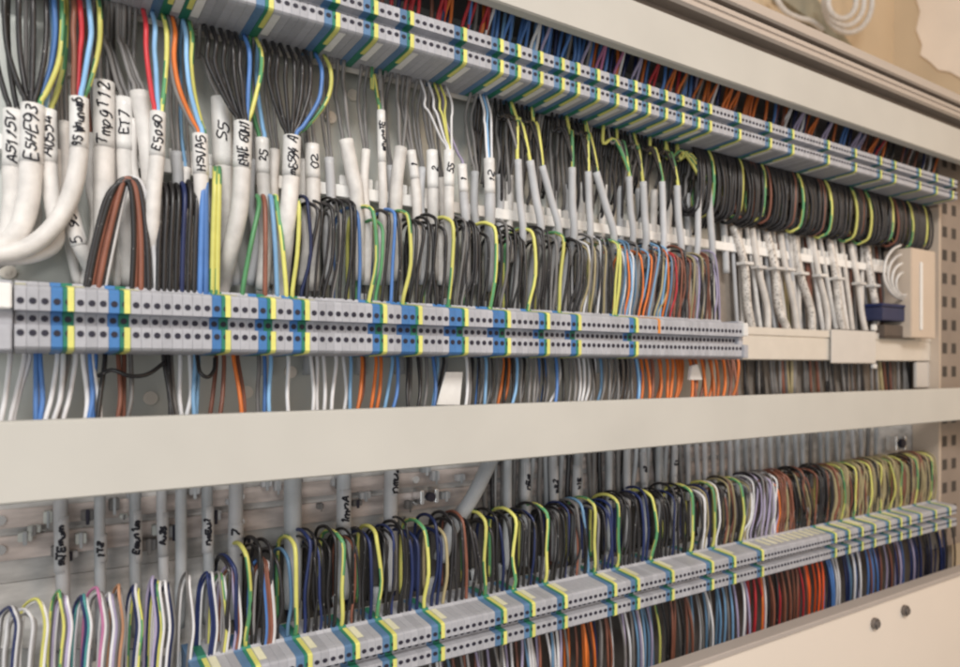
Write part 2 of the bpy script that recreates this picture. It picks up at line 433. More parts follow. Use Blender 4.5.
for row, mods in ROW.items():
    cnt_place = {}
    for m in mods:
        near = m['x'] < 0.26
        k = m['k']
        if id(m) in far_greys:
            me = BL['grey'][1]; b = len(FV)
            FV += [Vector((v.co.x, v.co.y, v.co.z*ZS[row])) + Vector((m['x'], FRONT, m['z'])) for v in me.vertices]
            FF += [tuple(v+b for v in p.vertices) for p in me.polygons]; FM_ += [p.material_index for p in me.polygons]
            continue
        nm = {'grey': 'grey_terminal_block', 'blue': 'blue_terminal_block', 'earth': 'earth_terminal_block', 'orange': 'orange_capped_terminal_block'}[k]
        bk = 'slate' if k == 'blue' and row != 'middle' else k
        o = link(nm, BL[bk][0 if near else 1]); o.location = (m['x'], FRONT, m['z']); o.scale = (1, 1, ZS[row])
        s, p = m['sec'], m['place']
        if k == 'earth':
            lab = f'yellow and green earth terminal block, {ordn(s+1)} along the {row} row from the near end'
        elif k == 'orange':
            lab = 'grey terminal block with an orange cap near the far end of the middle row'
        elif k == 'blue':
            two = any(q['k'] == 'blue' and q is not m and q['sec'] == s for q in mods)
            first = two and not (p > 1 and mods[m['i']-1]['k'] == 'blue')
            lab = f"{'outer ' if first else ''}blue terminal block just before the {ordn(s+1)} yellow-green block of the {row} row"
        else:
            anchor = f'after the {ordn(s)} yellow-green block of the {row} row' if s else f'at the near end of the {row} row'
            if m['x'] < 0.55: lab = f'grey terminal block, {ordn(p)} {anchor}'
            else: lab = f'distant grey terminal block in the run {anchor}'
        tag(o, lab, 'terminal block', f"{ {'grey':'grey','blue':'blue','earth':'yellow-green','orange':'orange'}[k] } terminal blocks of the {row} row")
        def child(name, me):
            c = bpy.data.objects.new(name, me); COL.objects.link(c); c.parent = o; return c
        if near:
            for me in SOCK: child('wire_socket', me)
        if k == 'earth':
            if row != 'lowest' or True: child('yellow_cap', YC_U); child('yellow_cap', YC_L)
        if k == 'orange': child('orange_cap', OC_U)
        if k == 'grey' and p == 1:
            if row != 'upper': child('marker_tag', WT_U)
            if row == 'upper': child('marker_tag', WT_L)
        if row == 'lowest' and k == 'grey' and PX(772) < m['x'] and m['i'] % 2 == 0 and p != 1: child('marker_tag', WT_U)
        m['obj'] = o
if FV:
    o = link('distant_terminal_blocks', mesh('distant_terminal_blocks', FV, FF, ['grey_plastic', 'socket_dark'], FM_)); o['kind'] = 'stuff'
    o['label'] = 'far ends of the terminal rows where grey blocks run together'

# end clamps
def end_clamp(x0, x1, z, label):
    o = empty('end_clamp', ((x0+x1)/2, FRONT, z), label, 'end clamp', 'grey end clamps of the terminal rows')
    box('clamp_body', x0, x1, FRONT+0.004, -0.0138, z-0.0175, z+0.0185, 'grey_plastic', o)
    box('upper_lip', x0, x1-0.0003, FRONT-0.002, FRONT+0.0038, z+0.004, z+0.0165, 'white_plastic', o)
    box('lower_lip', x0, x1-0.0003, FRONT-0.002, FRONT+0.0038, z-0.0165, z-0.004, 'grey_plastic', o)
end_clamp(XM0-0.014, XM0-0.0006, ZM, 'grey white end clamp closing the near end of the middle terminal row')
xe = ROW['middle'][-1]['x']+PITCH*0.55
end_clamp(xe, xe+0.007, ZM, 'grey end clamp on the bare rail at the far end of the middle row')

for px, py in ((66,70),(330,118),(8,272),(352,96),(246,392),(150,398),(290,372)):
    c = P(px, py, -0.0002); V, F = [], []
    cyl_y(V, F, c.x, -0.0024, -0.0002, c.z, 0.0042, 18); cyl_y(V, F, c.x, -0.0030, -0.0024, c.z, 0.0020, 6)
    tag(link('panel_screw', mesh('panel_screw', V, F, ['zinc_rail'])), 'small zinc screw head set in the grey back plate', 'screw', 'screws in the back plate')
# ------------------------------------------------------------------ cable tie bar with comb teeth
tb = empty('cable_tie_bar', (0.3, -0.012, 0.125), 'white perforated tie bar with teeth running behind the labelled cables', 'tie bar')
box('bar', -0.06, 1.0, -0.0125, -0.008, 0.1190, 0.1275, 'white_plastic', tb, 0.0004)
lst = []
x = -0.055
while x < 0.99:
    if int(x*1000) % 3: lst.append((x, x+0.0065, -0.0118, -0.0082, 0.1277, 0.1345))
    x += 0.0092
for b_ in lst: box('comb_tooth', *b_, 'white_plastic', tb, 0.0003)
for xx in (0.02, 0.2, 0.4, 0.6, 0.8): box('standoff', xx, xx+0.012, -0.0078, -0.0004, 0.1235, 0.1265, 'zinc_rail', tb, 0)

# ------------------------------------------------------------------ cables
def colour_word(c):
    return {'yg': 'green-yellow', 'pvc_steel_blue': 'steel-blue', 'pvc_lightblue': 'pale-blue'}.get(c, c.replace('pvc_', ''))
def sheath_path(parent, pts, r, m='sheath_white', name='sheath'):
    return tube(name, pts, r, m, parent, 6, 12)
def sleeve(parent, top, bot, r, text, m='sleeve_white', w=0.0005):
    s = tube('label_sleeve', [top, (top+bot)/2, bot], r, m, parent, 3, 14)
    if text: handwriting(s, top, bot, r, text, None, w)
    return s

def fan(label, head, Y, conds, rest, r, text, sl, sh='sheath_white', entryY=-0.022, ztop=ZU-0.018, cr=0.0014, group='labelled white cables rising to the upper row', w=0.0005, tuck=0.025):
    """conductors drop from the upper row and gather in a sheath; conds = [(colour, px at entry)], rest = sheath course in photo px"""
    H = P(head[0], head[1], Y)
    o = empty('labelled_cable', H, label, 'cable', group)
    n = len(conds)
    for i, (c, px) in enumerate(conds):
        e = P(px, 0, entryY); x = e.x
        off = (i-(n-1)/2)/max(n, 2)*r*1.5
        yo = R.uniform(-.4,.4)*r
        a = Vector((x, entryY, ztop+0.004)); d = Vector((x, Y, ztop-0.01))
        low = Vector((H.x+off, Y+yo, H.z-0.006)); hd = Vector((H.x+off, Y+yo, H.z+0.003))
        span = ztop-H.z
        m1 = Vector((x*1.0+(H.x+off)*0.0+R.uniform(-.0008,.0008), Y+yo, H.z+span*0.62))
        m2 = Vector((x*0.80+(H.x+off)*0.20, Y+yo*1.5, H.z+tuck))
        m3 = Vector((x*0.28+(H.x+off)*0.72, Y+yo, H.z+tuck*0.36))
        tube('conductor', [a, d, m1, m2, m3, hd, low], cr, c, o, 4, 7)
    pts = [H] + [P(q[0], q[1], q[2] if len(q) > 2 else Y) for q in rest]
    sheath_path(o, pts, r, sh)
    if sl:
        q = pts[1]; d = (q-H); bot = H + d.normalized()*min(sl, d.length*0.98)
        sleeve(o, H+d.normalized()*(-0.0008), bot, r*1.025, text, 'sleeve_white', w)
    return o
K, B, LB, YG, BR, G, OR, RD, WH, LI, TN, NV, GY, PK, TE, YE, SC, SB, PO = 'pvc_black', 'pvc_blue', 'pvc_lightblue', 'yg', 'pvc_brown', 'pvc_green', 'pvc_orange', 'pvc_red', 'pvc_white', 'pvc_lilac', 'pvc_tan', 'pvc_navy', 'pvc_grey', 'pvc_pink', 'pvc_teal', 'pvc_yellow', 'pvc_scarlet', 'pvc_steel_blue', 'pvc_pale_orange'

fan('thick white cable with five black wires, blue and yellow wires fanning up', (33, 107), -0.030, [(K,5),(K,19),(K,33),(K,46),(B,54),(YG,62)], [(31,165),(27,205),(14,238),(-20,254)], 0.0056, 'E5HE93', 0.036, w=0.0005)
fan('white lettered cable outermost in the row, beside the thick five-wire cable', (13, 112), -0.026, [(K,-6),(K,8)], [(12,170),(12,205),(4,240),(-25,262)], 0.0046, 'A5115V', 0.030)
fan('short white lettered cable between the thick five-wire cable and the curved one', (48, 112), -0.026, [(LB,52),(YG,66)], [(49,165),(52,200),(56,240),(30,256),(-20,258,-0.022)], 0.0042, 'A0554', 0.028)
fan('white cable sweeping down in a wide curve, fed by brown and blue wires', (79, 100), -0.034, [(BR,73),(RD,79),(LB,88),(YG,98)], [(79,150),(73,188),(57,222),(28,247),(-15,257)], 0.0047, '95 Wnunom5', 0.030)
fan('pale cable with dark writing behind the wide curved cable', (104, 84), -0.018, [(GY,100),(GY,108)], [(104,150),(104,215),(103,285,-0.01)], 0.0056, 'TmpgT12', 0.044, 'sheath_white')
fan('white lettered cable with grey wires, standing above the brown loops', (124, 100), -0.016, [(GY,106),(GY,112)], [(125,160),(128,220),(128,285,-0.008)], 0.0048, 'ET7', 0.03)
fan('thick bare grey cable slanting down beside the red, blue and yellow wires', (139, 92), -0.020, [(GY,118),(GY,121),(GY,124)], [(147,140),(152,200),(152,285,-0.01)], 0.0052, '', 0, 'sheath_white')
fan('white cable with red, light blue and yellow wires, second from the orange wire', (158, 114), -0.034, [(RD,143),(LB,152),(YG,163)], [(157,158),(154,190),(152,230),(152,280,-0.02),(152,305,-0.010)], 0.0042, 'E5090', 0.026)
fan('white cable with orange and green wires ending in a blue tail', (200, 136), -0.032, [(GY,168),(OR,172),(LB,183),(YG,189)], [(201,176),(202,205),(202,225)], 0.0044, 'HSVA5', 0.026)
fan('pale lettered cable standing behind the blue and yellow-green pair', (221, 100), -0.018, [(GY,200),(GY,208)], [(223,175),(224,215),(224,285,-0.008)], 0.0060, 'S5', 0.042)
fan('white cable under the second black fan, with a long line of lettering', (243, 124), -0.034, [(K,204),(K,212),(K,220),(K,228),(K,235),(B,244),(YG,256)], [(242,170),(239,212),(229,255,-0.026),(222,285,-0.012),(220,310,-0.008)], 0.0054, 'EHVE 60H1', 0.044, w=0.0005)
fan('narrow pale lettered cable between two thick white cables', (262, 140), -0.02, [(G,250),(LB,258)], [(263,175),(266,235),(262,290)], 0.0044, '25', 0.024)
fan('thick white cable under the widest black fan, with dark lettering', (292, 138), -0.034, [(K,264),(K,272),(K,280),(K,288),(K,296),(K,304),(B,315),(YG,324)], [(291,178),(288,215),(284,252,-0.026),(281,285,-0.012),(280,310,-0.008)], 0.0055, 'mE594 A', 0.036, w=0.0005)
fan('short pale cable lettered 02 beside the thick cable under the black fan', (312, 146), -0.022, [(GY,306),(GY,311)], [(313,180),(313,215),(312,290,-0.01)], 0.0048, '02', 0.03)
fan('smooth pale cable with a single grey core before the comb teeth', (346, 140), -0.02, [(GY,338),(GY,344)], [(352,172),(357,200),(358,280,-0.01)], 0.0050, '', 0)
fan('thin cable with green-yellow core and tall dark writing', (381, 112), -0.022, [(YG,372),(GY,380)], [(382,165),(383,200),(380,285,-0.01)], 0.0030, 'mnunoTE', 0.036, 'sheath_white')
fan('pale cable with grey cores, first of the forked pair', (401, 148), -0.02, [(GY,398),(GY,408)], [(397,180),(396,212),(396,280,-0.01)], 0.0046, '', 0)
fan('narrow pale cable, second of the forked pair', (411, 152), -0.018, [(GY,404),(GY,410)], [(415,180),(417,212),(416,280,-0.01)], 0.0036, '1', 0.022)
fan('plain pale cable just before the white and yellow wires', (432, 152), -0.02, [(GY,424),(GY,430)], [(433,190),(433,215),(433,280,-0.01)], 0.0042, '2', 0.03)
fan('white cable fed by loose white and yellow wires', (449, 152), -0.030, [(WH,420),(WH,428),(YE,434),(YE,440),(WH,446)], [(449,190),(449,215),(450,285,-0.01)], 0.0038, '55', 0.026, cr=0.0009)
fan('lilac cable fed by one thin lilac wire', (462, 166), -0.026, [(LI,441)], [(464,200),(466,225),(466,290,-0.01)], 0.0036, '1', 0.02, 'sheath_grey', cr=0.0010)
fan('light blue sleeved cable fed by twisted white and blue wires', (489, 160), -0.028, [(WH,480),(LB,483),(WH,486)], [(490,195),(490,220),(490,290,-0.01)], 0.0042, '12', 0.03, 'sheath_grey', cr=0.0010)
for (px, y0, r, c, pts) in ((64,122,.0032,GY,((66,170),(60,206),(48,240),(10,262))), (92,134,.0030,BR,((90,180),(96,220),(90,262),(84,285,-.01))), (113,92,.0026,GY,((116,140),(112,190),(118,240),(116,290,-.01))),
        (134,120,.0034,GY,((131,160),(138,210),(136,285,-.01))), (176,152,.0034,GY,((178,185),(174,225),(178,285,-.01))), (187,168,.0028,LB,((184,200),(190,240),(186,285,-.01))), (231,146,.0034,GY,((234,190),(229,230),(236,285,-.01))),
        (252,160,.0030,GY,((250,200),(256,240),(250,285,-.01))), (275,150,.0036,GY,((273,190),(278,230),(272,285,-.01))), (304,160,.0030,GY,((302,200),(306,240),(302,285,-.01))), (329,158,.0034,GY,((331,200),(327,240),(330,285,-.01))), (366,150,.0032,GY,((364,190),(368,230),(366,285,-.01))),
        (390,166,.0030,GY,((392,200),(388,240),(390,285,-.01))), (422,168,.0032,GY,((420,205),(425,240),(422,285,-.01))), (441,178,.0030,GY,((443,215),(440,250),(441,285,-.01))), (475,172,.0032,GY,((474,205),(477,240),(476,285,-.01))), (30,190,.0030,GY,((36,215),(28,244),(-10,268))), (56,150,.0026,GY,((58,190),(66,230),(78,285,-.01)))):
    fan('slim pale cable in the tangle behind the lettered white cables', (px, y0), R.uniform(-.017,-.012), [(c, px-4), (GY, px+2)], pts, r, '', 0, R.choice(['sheath_white','sheath_grey']), group='slim pale cables behind the lettered ones', cr=0.0012)
nf = empty('labelled_cable', P(72, 208, -0.024), 'white cable numbered 95 in the crook of the wide curved cable', 'cable', 'labelled white cables rising to the upper row')
sheath_path(nf, [P(68,196,-0.022), P(72,222,-0.026), P(80,246,-0.026), P(92,270,-0.018), P(100,295,-0.010)], 0.0042)
sleeve(nf, P(70,212,-0.0256), P(79.5,246,-0.0262), 0.0044, '5 95')
# loose blue and yellow-green pair dropping to the middle row
def wire(name, pts, r, c, label, group, n=5, sides=8):
    o = tube(name, pts, r, c, None, n, sides)
    return tag(o, label, 'wire', group)
t3 = empty('blue_and_earth_lead', P(207, 200, -0.034), 'flat blue and yellow-green lead dropping into the middle row beside the white cable', 'lead', None)
for i, (c, a, b) in enumerate(((B, 203, 200), (B, 206, 206), (YG, 215, 212), (YG, 219, 217))):
    tube('conductor', [P(a, 168, -0.024), P(a, 185, -0.034), P((a+b)/2, 230, -0.036), P(b, 290, -0.036), P(b, 300, -0.034)], 0.0017, c, t3)

# brown and black jumper loops over the first blocks
bj = empty('brown_and_black_jumper_loop', P(125, 180, -0.034), 'brown and black wires arching over between the first and second yellow-green blocks', 'jumper')
for i, (c, dx0, dx1) in enumerate(((K,0,0),(BR,3,3),(BR,7,6),(BR,10,9),(K,13,13),(WH,16,24),(K,-3,17))):
    yy = -0.036+0.0012*(i % 3)
    tube('conductor', [P(88+dx0,302,-0.034), P(89+dx0, 285, yy), P(98+dx0, 240, yy), P(111+dx0*0.8, 196-i*0.3, yy), P(122+dx1*0.4, 180-dx0*0.1, yy), P(131+dx1*0.5, 188, yy), P(134+dx1*0.75, 235, yy), P(132+dx1, 287, yy), P(131+dx1, 306, -0.034)], 0.0015, c, bj)
# small fan from the cable behind section four
f4 = empty('four_core_cable', P(265, 196, -0.03), 'green, brown, light blue and yellow-green cores splaying out above the middle row', 'cable')
for c, a, b in ((G,258,243),(BR,264,265),(LB,271,277),(YG,276,286)):
    tube('conductor', [P(264,205,-0.012), P(a-1,196,-0.024), P(a+1,206,-0.032), P((a+b)/2+1,242,-0.036), P(b,288,-0.036), P(b,304,-0.034)], 0.0015, c, f4)
sheath_path(f4, [P(264,200,-0.012), P(264,240,-0.010), P(262,300,-0.008)], 0.004, 'sheath_white')
# black wires into section two
f5 = empty('black_core_cable', P(172, 188, -0.03), 'five glossy black cores curling into the long run after the second yellow-green block', 'cable')
for i in range(7):
    a = 158+i*6
    tube('conductor', [P(a-2,215,-0.012), P(a-1,188,-0.022), P(a+1,184+R.uniform(-3,3),-0.028), P(a+3,200,-0.034), P(a+1,245,-0.036), P(a,290,-0.036), P(a,306,-0.034)], 0.0014, K if i not in (4,) else NV, f5)
sheath_path(f5, [P(166,205,-0.012), P(168,250,-0.010), P(168,310,-0.008)], 0.005, 'sheath_grey')

# ------------------------------------------------------------------ loop cables (inverted U) into the tops of the middle and lowest rows
def loop(parent, x, zr, ztop, c, r, back=-0.007, yb=-0.008, lean=0.0, entry=(-0.0345, 0.0185)):
    j = lambda s: R.uniform(-s, s)
    yf = entry[0]-0.001+j(.0012)
    front = c == 'yg'
    if front: yf -= 0.0015; r *= 1.15
    zt = ztop + (0.0025 if front else j(.006)); b = back*(0.7+0.7*R.random()); x += 0 if front else j(.0011); lean = lean + (0 if front else j(.0022))
    ya = (yf+yb)/2
    pts = [Vector((x, entry[0], zr+entry[1]-0.003)), Vector((x+j(.0006), yf, zr+entry[1]+0.006)), Vector((x+lean*0.6+j(.0024), yf-0.0015+j(.0025), zr*0.45+zt*0.55)),
           Vector((x+lean+j(.001), yf-0.0005, zt-0.0095)), Vector((x+lean+b*0.18, yf+0.0045, zt-0.0022)), Vector((x+lean+b*0.45, ya, zt)), Vector((x+lean+b*0.75, yb-0.0035, zt-0.004)),
           Vector((x+lean+b*0.95, yb, zt-0.015)), Vector((x+lean+b, yb+j(.0008), zr+0.035)), Vector((x+lean+b, yb, zr+0.020))]
    return tube('conductor', pts, r, c, parent, 3, 7)
def loops_for(row, mods, ztop_fn, colour_fn, label_fn, group, rad=0.00125, lean_fn=lambda x: 0.0, back=-0.007, sheath='sheath_slate', yb=-0.008):
    secs = {}
    for m in mods: secs.setdefault(m['sec'], []).append(m)
    for s, ms in secs.items():
        cols = [(m, colour_fn(m)) for m in ms]
        cols = [(m, c) for m, c in cols if c]
        if not cols: continue
        xm = sum(m['x'] for m, _ in cols)/len(cols)
        o = empty('loop_cable', (xm, -0.02, ms[0]['z']+0.02), label_fn(s, [c for _, c in cols]), 'cable', group)
        for m, c in cols:
            cc = c if isinstance(c, (list, tuple)) else [c]
            for q, c1 in enumerate(cc):
                loop(o, m['x']+(q-(len(cc)-1)/2)*0.0024, m['z'], ztop_fn(m['x']), c1, rad if len(cc) == 1 else rad*0.75, back, yb, lean_fn(m['x'])+(0 if c1 == 'yg' else (xm-m['x'])*0.16))
        zr = ms[0]['z']
        sheath_path(o, [Vector((xm-0.008, -0.0055, zr+0.028)), Vector((xm-0.008, -0.005, zr)), Vector((xm-0.008, -0.005, zr-0.03))], 0.004, sheath)
def words_for(cols):
    flat = []
    for c in cols: flat += list(c) if isinstance(c, (list, tuple)) else [c]
    names = []
    for c in sorted(set(flat), key=lambda c: -flat.count(c)):
        w = colour_word(c)
        if w not in names: names.append(w)
    names = names[:3]
    return ', '.join(names[:-1])+' and '+names[-1] if len(names) > 1 else names[0]
pxof = lambda x, Y=FRONT: 480 + FPX*((ST*x - CT*(Y-CAMY)) / (CT*x + ST*(Y-CAMY)))
def col_mid(m):
    p = pxof(m['x'])
    if p < 302: return None
    if p < 600:
        if m['k'] == 'earth': return YG
        if m['k'] == 'blue': return R.choice([K, NV, K, B, GY])
        if R.random() < .22: return [K, R.choice([K, K, K, GY])]
        return R.choice([K, K, K, K, K, K, K, GY]) if R.random() > 0.08 else R.choice([G, BR, NV])
    if p < 640: return [R.choice([TN, GY, K]), R.choice([TN, YG, WH, K])] if m['k'] != 'earth' else YG
    if p < 690: return [R.choice([LB, SB, K, K, B]), R.choice([WH, TN, GY, K, BR, OR])]
    return [R.choice([K, BR, K, GY]), R.choice([BR, K, K, TN, LI, RD])]
loops_for('middle', ROW['middle'], lambda x: 0.109-0.004*max(0, x-0.1), col_mid,
          lambda s, c: f'{words_for(c)} wires looping into the middle row before its {ordn(s+1)} yellow-green block' if s < 12 else f'{words_for(c)} wires looping into the far end of the middle row',
          'loops of wire above the middle row', lean_fn=lambda x: 0.0035)
def col_low(m):
    p = pxof(m['x'])
    if p < 232: return None
    if p < 772:
        if m['k'] == 'earth': return YG
        if m['k'] == 'blue': return R.choice([SB, NV, K, NV])
        if p > 720: return R.choice([K, [TN, K], [TN, WH], [K, BR], [GY, WH]])
        if R.random() < .35: return [K, R.choice([K, K, NV, BR])]
        return R.choice([K, K, K, K, K, K, NV, NV, K]) if R.random() > 0.07 else R.choice([TN, BR, GY])
    if p < 800: return [R.choice([LI, WH, GY, K]), R.choice([LI, GY, K])]
    if p < 816: return [R.choice([BR, OR, BR]), R.choice([BR, TN, BR])]
    if p < 852: return [R.choice([K, K, BR]), R.choice([K, K, K, TN])]
    return [R.choice([TN, K, BR, TN]), R.choice([TN, TN, BR, K])] if m['k'] != 'earth' else [TN, YG]
loops_for('lowest', ROW['lowest'], lambda x: -0.1135, col_low,
          lambda s, c: f'{words_for(c)} wires looping into the lowest row before its {ordn(s+1)} yellow-green block' if s < 25 else f'{words_for(c)} wires looping into the far end of the lowest row',
          'loops of wire above the lowest row', back=-0.004, yb=-0.007)

# sparse thin coloured loops at the near end of the lowest row (legs spread along the row)
def thin_loop(label, front, back, top, cols, r=0.00085, Yf=-0.036):
    o = empty('thin_loop_cable', P((front+back)/2, top, Yf+0.008), label, 'cable', 'thin coloured wire loops at the near end of the lowest row')
    for i, c in enumerate(cols):
        d = i*2.6; Yb = Yf+0.016
        f, b, t = front+d, back+d*0.8, top+i*1.6+R.uniform(-2,2)
        tube('conductor', [P(f-4,700,Yf), P(f-1,655,Yf), P(f+2,625,Yf), P(f-2,606-(600-t)*0.8,Yf+0.001), P((f+b)/2+3,t,(Yf+Yb)/2), P(b+3,t+9,Yb), P(b,t+30,Yb), P(b-2,655,Yb), P(b-3,700,Yb)], r, c, o, 5, 7)
    sheath_path(o, [P(back+3, 650, -0.012), P(back+2, 700, -0.012)], 0.003, 'sheath_slate')
thin_loop('white and navy thin wires looping at the edge of the lowest row', 14, -4, 606, [NV, WH, GY], Yf=-0.037)
thin_loop('yellow and white thin wires in a round loop', 43, 20, 599, [YE, WH])
thin_loop('green-yellow, lilac and white thin wires in a tall loop', 62, 50, 592, [YG, GY, LI, WH])
thin_loop('teal, navy and white thin wires looping side by side', 84, 72, 594, [NV, TE, WH])
thin_loop('pink and white thin wires looping beside the teal wire', 101, 84, 589, [PK, WH, GY])
thin_loop('pale orange thin wire looping beside the pink one', 121, 110, 586, [PO, GY])
thin_loop('blue and white thin wires with a green-yellow wire', 135, 126, 584, [NV, WH, YG])
thin_loop('lilac and bright green thin wires in a narrow loop', 154, 146, 577, [LI, NV, YG, WH])
thin_loop('white thin wires in a slim open loop', 189, 178, 573, [GY, WH])
thin_loop('navy speckled and white thin wires in a loop', 210, 197, 571, [NV, NV, WH])
thin_loop('lilac, brown and white thin wires in a loop', 234, 218, 565, [LI, BR, WH])
thin_loop('white and grey thin wires in a slim loop beside the round yellow one', 31, 6, 611, [WH, GY])
thin_loop('white, lilac and grey thin wires leaning past the pink loop', 112, 100, 592, [WH, LI, GY])
thin_loop('white and navy thin wires crossing behind the lilac and green loop', 168, 155, 581, [WH, NV, GY])
thin_loop('grey and green-yellow thin wires between the speckled navy and lilac loops', 222, 208, 571, [GY, YG, WH])
thin_loop('thick brown, red and white wires in a large round loop', 262, 246, 556, [K, B, BR, BR, WH], 0.0013)

# ------------------------------------------------------------------ grey cables between the middle loops and the upper row
up = ROW['upper']
def grey_cable(a, b, i):
    Yh = -0.028
    T, Bt = P(a[0], a[1], Yh), P(b[0], b[1], Yh)
    ms = [m for m in up if m['k'] == 'earth' and PX(498) < m['x'] < PX(735)]
    e = min(ms, key=lambda m: abs(m['x'] - T.x + 0.004))
    o = empty('grey_control_cable', T, f'smooth grey cable, {ordn(i+1)} of the twelve rising between the middle loops and the upper row', 'cable', 'smooth grey cables below the upper row')
    idx = [k for k in range(max(0, e['i']-3), e['i']+1)]
    for k in idx:
        m = up[k]; c = YG if m['k'] == 'earth' else R.choice([K, K, K, GY])
        jx = R.uniform(-.002,.002)
        pts = [Vector((m['x'], -0.022, ZU-0.014)), Vector((m['x']+jx, -0.026+R.uniform(-.003,.003), ZU-0.03)), Vector((m['x']*0.6+T.x*0.4+jx, -0.027, (ZU+T.z)/2+0.002)), Vector((T.x+R.uniform(-.001,.001), Yh, T.z+0.004)), Vector((T.x, Yh, T.z-0.004))]
        tube('conductor', pts, 0.0015 if c == YG else 0.0011, c, o, 4, 7)
    sheath_path(o, [T, T.lerp(Bt, .5)+Vector((0.0008*(i % 3-1),0,0)), Bt, Bt+Vector((0.002, 0.014, -0.03)), Bt+Vector((0.002, 0.018, -0.08))], 0.0030+0.0003*(i % 2), 'sheath_grey')
for i, (a, b) in enumerate((((518,160),(523,237)), ((530,161),(541,232)), ((542,166),(559,234)), ((572,168),(574,237)), ((588,172),(590,237)), ((596,172),(614,239)), ((629,177),(633,239)), ((643,182),(646,244)), ((662,182),(663,249)), ((677,186),(681,252)), ((699,182),(697,252)), ((708,186),(712,260)))):
    grey_cable(a, b, i)
# dark and pale cores further back behind those cables
def back_cable(px, y0, y1, r, m, label, group, Y=-0.009, dpx=3, text='', sl=None):
    T, Bt = P(px, y0, Y), P(px+dpx, y1, Y)
    o = empty('back_cable', T, label, 'cable', group)
    sheath_path(o, [T, T.lerp(Bt, .33)+Vector((R.uniform(-.001,.001),0,0)), T.lerp(Bt, .66)+Vector((R.uniform(-.001,.001),0,0)), Bt], r, m)
    if sl:
        a, b = P(px+dpx*(sl[0]-y0)/(y1-y0), sl[0], Y), P(px+dpx*(sl[1]-y0)/(y1-y0), sl[1], Y)
        sleeve(o, a, b, r*1.04, text, sl[2] if len(sl) > 2 else 'sleeve_white', 0.0007)
    return o
for i, px in enumerate((500,509,552,566,581,604,620,638,654,671,687,722)):
    back_cable(px, 175+0.1*(px-500), 262+0.05*(px-500), 0.0034, R.choice(['sheath_white','sheath_grey','sheath_grey']), 'pale cable standing deep behind the smooth grey cables', 'pale cables behind the smooth grey cables', dpx=R.uniform(-6,8))
for i in range(84):
    px = 474 + i*3.0
    e = P(px, 100, -0.014); zt = ZU-0.016
    x = e.x; lo = P(px+R.uniform(-6,6), 168+0.15*(px-476)+R.uniform(-22,26), -0.012)
    wire('dark_wire', [Vector((x, -0.018, zt)), Vector((x+R.uniform(-.002,.002), -0.015, zt-0.02)), lo*0.5+Vector((x,-0.014,zt-0.01))*0.5, lo, lo+Vector((0.001,0.006,-0.012))], 0.0014, R.choice([K, K, K, K, GY]), 'dark wire hanging from the upper row behind the smooth grey cables', 'dark wires behind the smooth grey cables')

# ------------------------------------------------------------------ hanging loops below the far part of the upper row
secs = {}
for m in up:
    if m['x'] > PX(722): secs.setdefault(m['sec'], []).append(m)
for s, ms in secs.items():
    xm = sum(m['x'] for m in ms)/len(ms)
    o = empty('hanging_loop_cable', (xm, -0.02, ZU-0.05), f'dark wires hanging in a loop below the upper row before its {ordn(s+1)} yellow-green block', 'cable', 'dark loops hanging below the upper row')
    for m in ms:
        cs = [YG] if m['k'] == 'earth' else [K, R.choice([K]*11+[BR])]
        for q, c in enumerate(cs):
            x = m['x'] + (q-(len(cs)-1)/2)*0.0026; j = R.uniform(-.0045,.0045); xt = x
            if c != YG: x = xm + (x-xm)*0.80 + R.uniform(-.0022,.0022) - 0.001
            zb = 0.1485+0.012*(x-0.5)+j
            yb = -0.010
            pts = [Vector((xt,-0.024,ZU-0.013)), Vector((xt*.7+x*.3+j*.3,-0.029+j*.4,ZU-0.025)), Vector((x,-0.031+j*.6,0.178)), Vector((x-.001,-0.029+j*.5,zb+0.006)), Vector((x-.003,-0.024,zb)), Vector((x-.005,-0.017,zb-0.0005)), Vector((x-.006,yb,zb+0.012)), Vector((x-.006,yb,0.185))]
            tube('conductor', pts, 0.0015 if c == YG else 0.0013, c, o, 3, 7)
for i in range(16):
    px = 731+i*8.6+R.uniform(-2.5,2.5)
    back_cable(px, 226+0.13*(px-731), 350, R.uniform(.0019,.0030), R.choice(['sheath_white','sheath_dim','sheath_grey','sheath_dim']), 'thin silvery cable hanging behind the printed cables and the bare rail', 'thin silvery cables behind the printed ones', R.uniform(-.011,-.0065), R.uniform(0,22))
# printed cables below the hanging loops
for i, (a, c, b) in enumerate((((733,226),(744,264),(752,330)), ((752,229),(758,268),(768,330)), ((766,232),(775,269),(787,330)), ((780,234),(786,270),(797,330)), ((793,235),(800,274),(812,332)), ((812,238),(819,276),(828,333)), ((829,241),(836,279),(843,333)), ((850,244),(858,284),(866,335)), ((866,246),(872,286),(873,335)))):
    Y = -0.016
    pts = [P(a[0],a[1],-0.012), P(c[0],c[1],Y), P((c[0]*.4+b[0]*.6)+R.uniform(-4,4), c[1]*.4+b[1]*.6, Y), P(b[0],b[1],Y), P(b[0]+1,b[1]+14,-0.010)]
    o = empty('printed_cable', pts[0], f'pale cable with speckled print, {ordn(i+1)} of nine below the hanging loops', 'cable', 'pale printed cables behind the bare rail')
    sheath_path(o, pts, 0.0044 if i % 2 == 0 else 0.0034, 'sleeve_print' if i % 2 == 0 else 'sheath_dim')
    tie = P(c[0], c[1], Y)
    box('tie', tie.x-0.0075, tie.x+0.0075, tie.y-0.0068, tie.y+0.004, tie.z-0.0016, tie.z+0.0016, 'sheath_white', o, 0.0004)
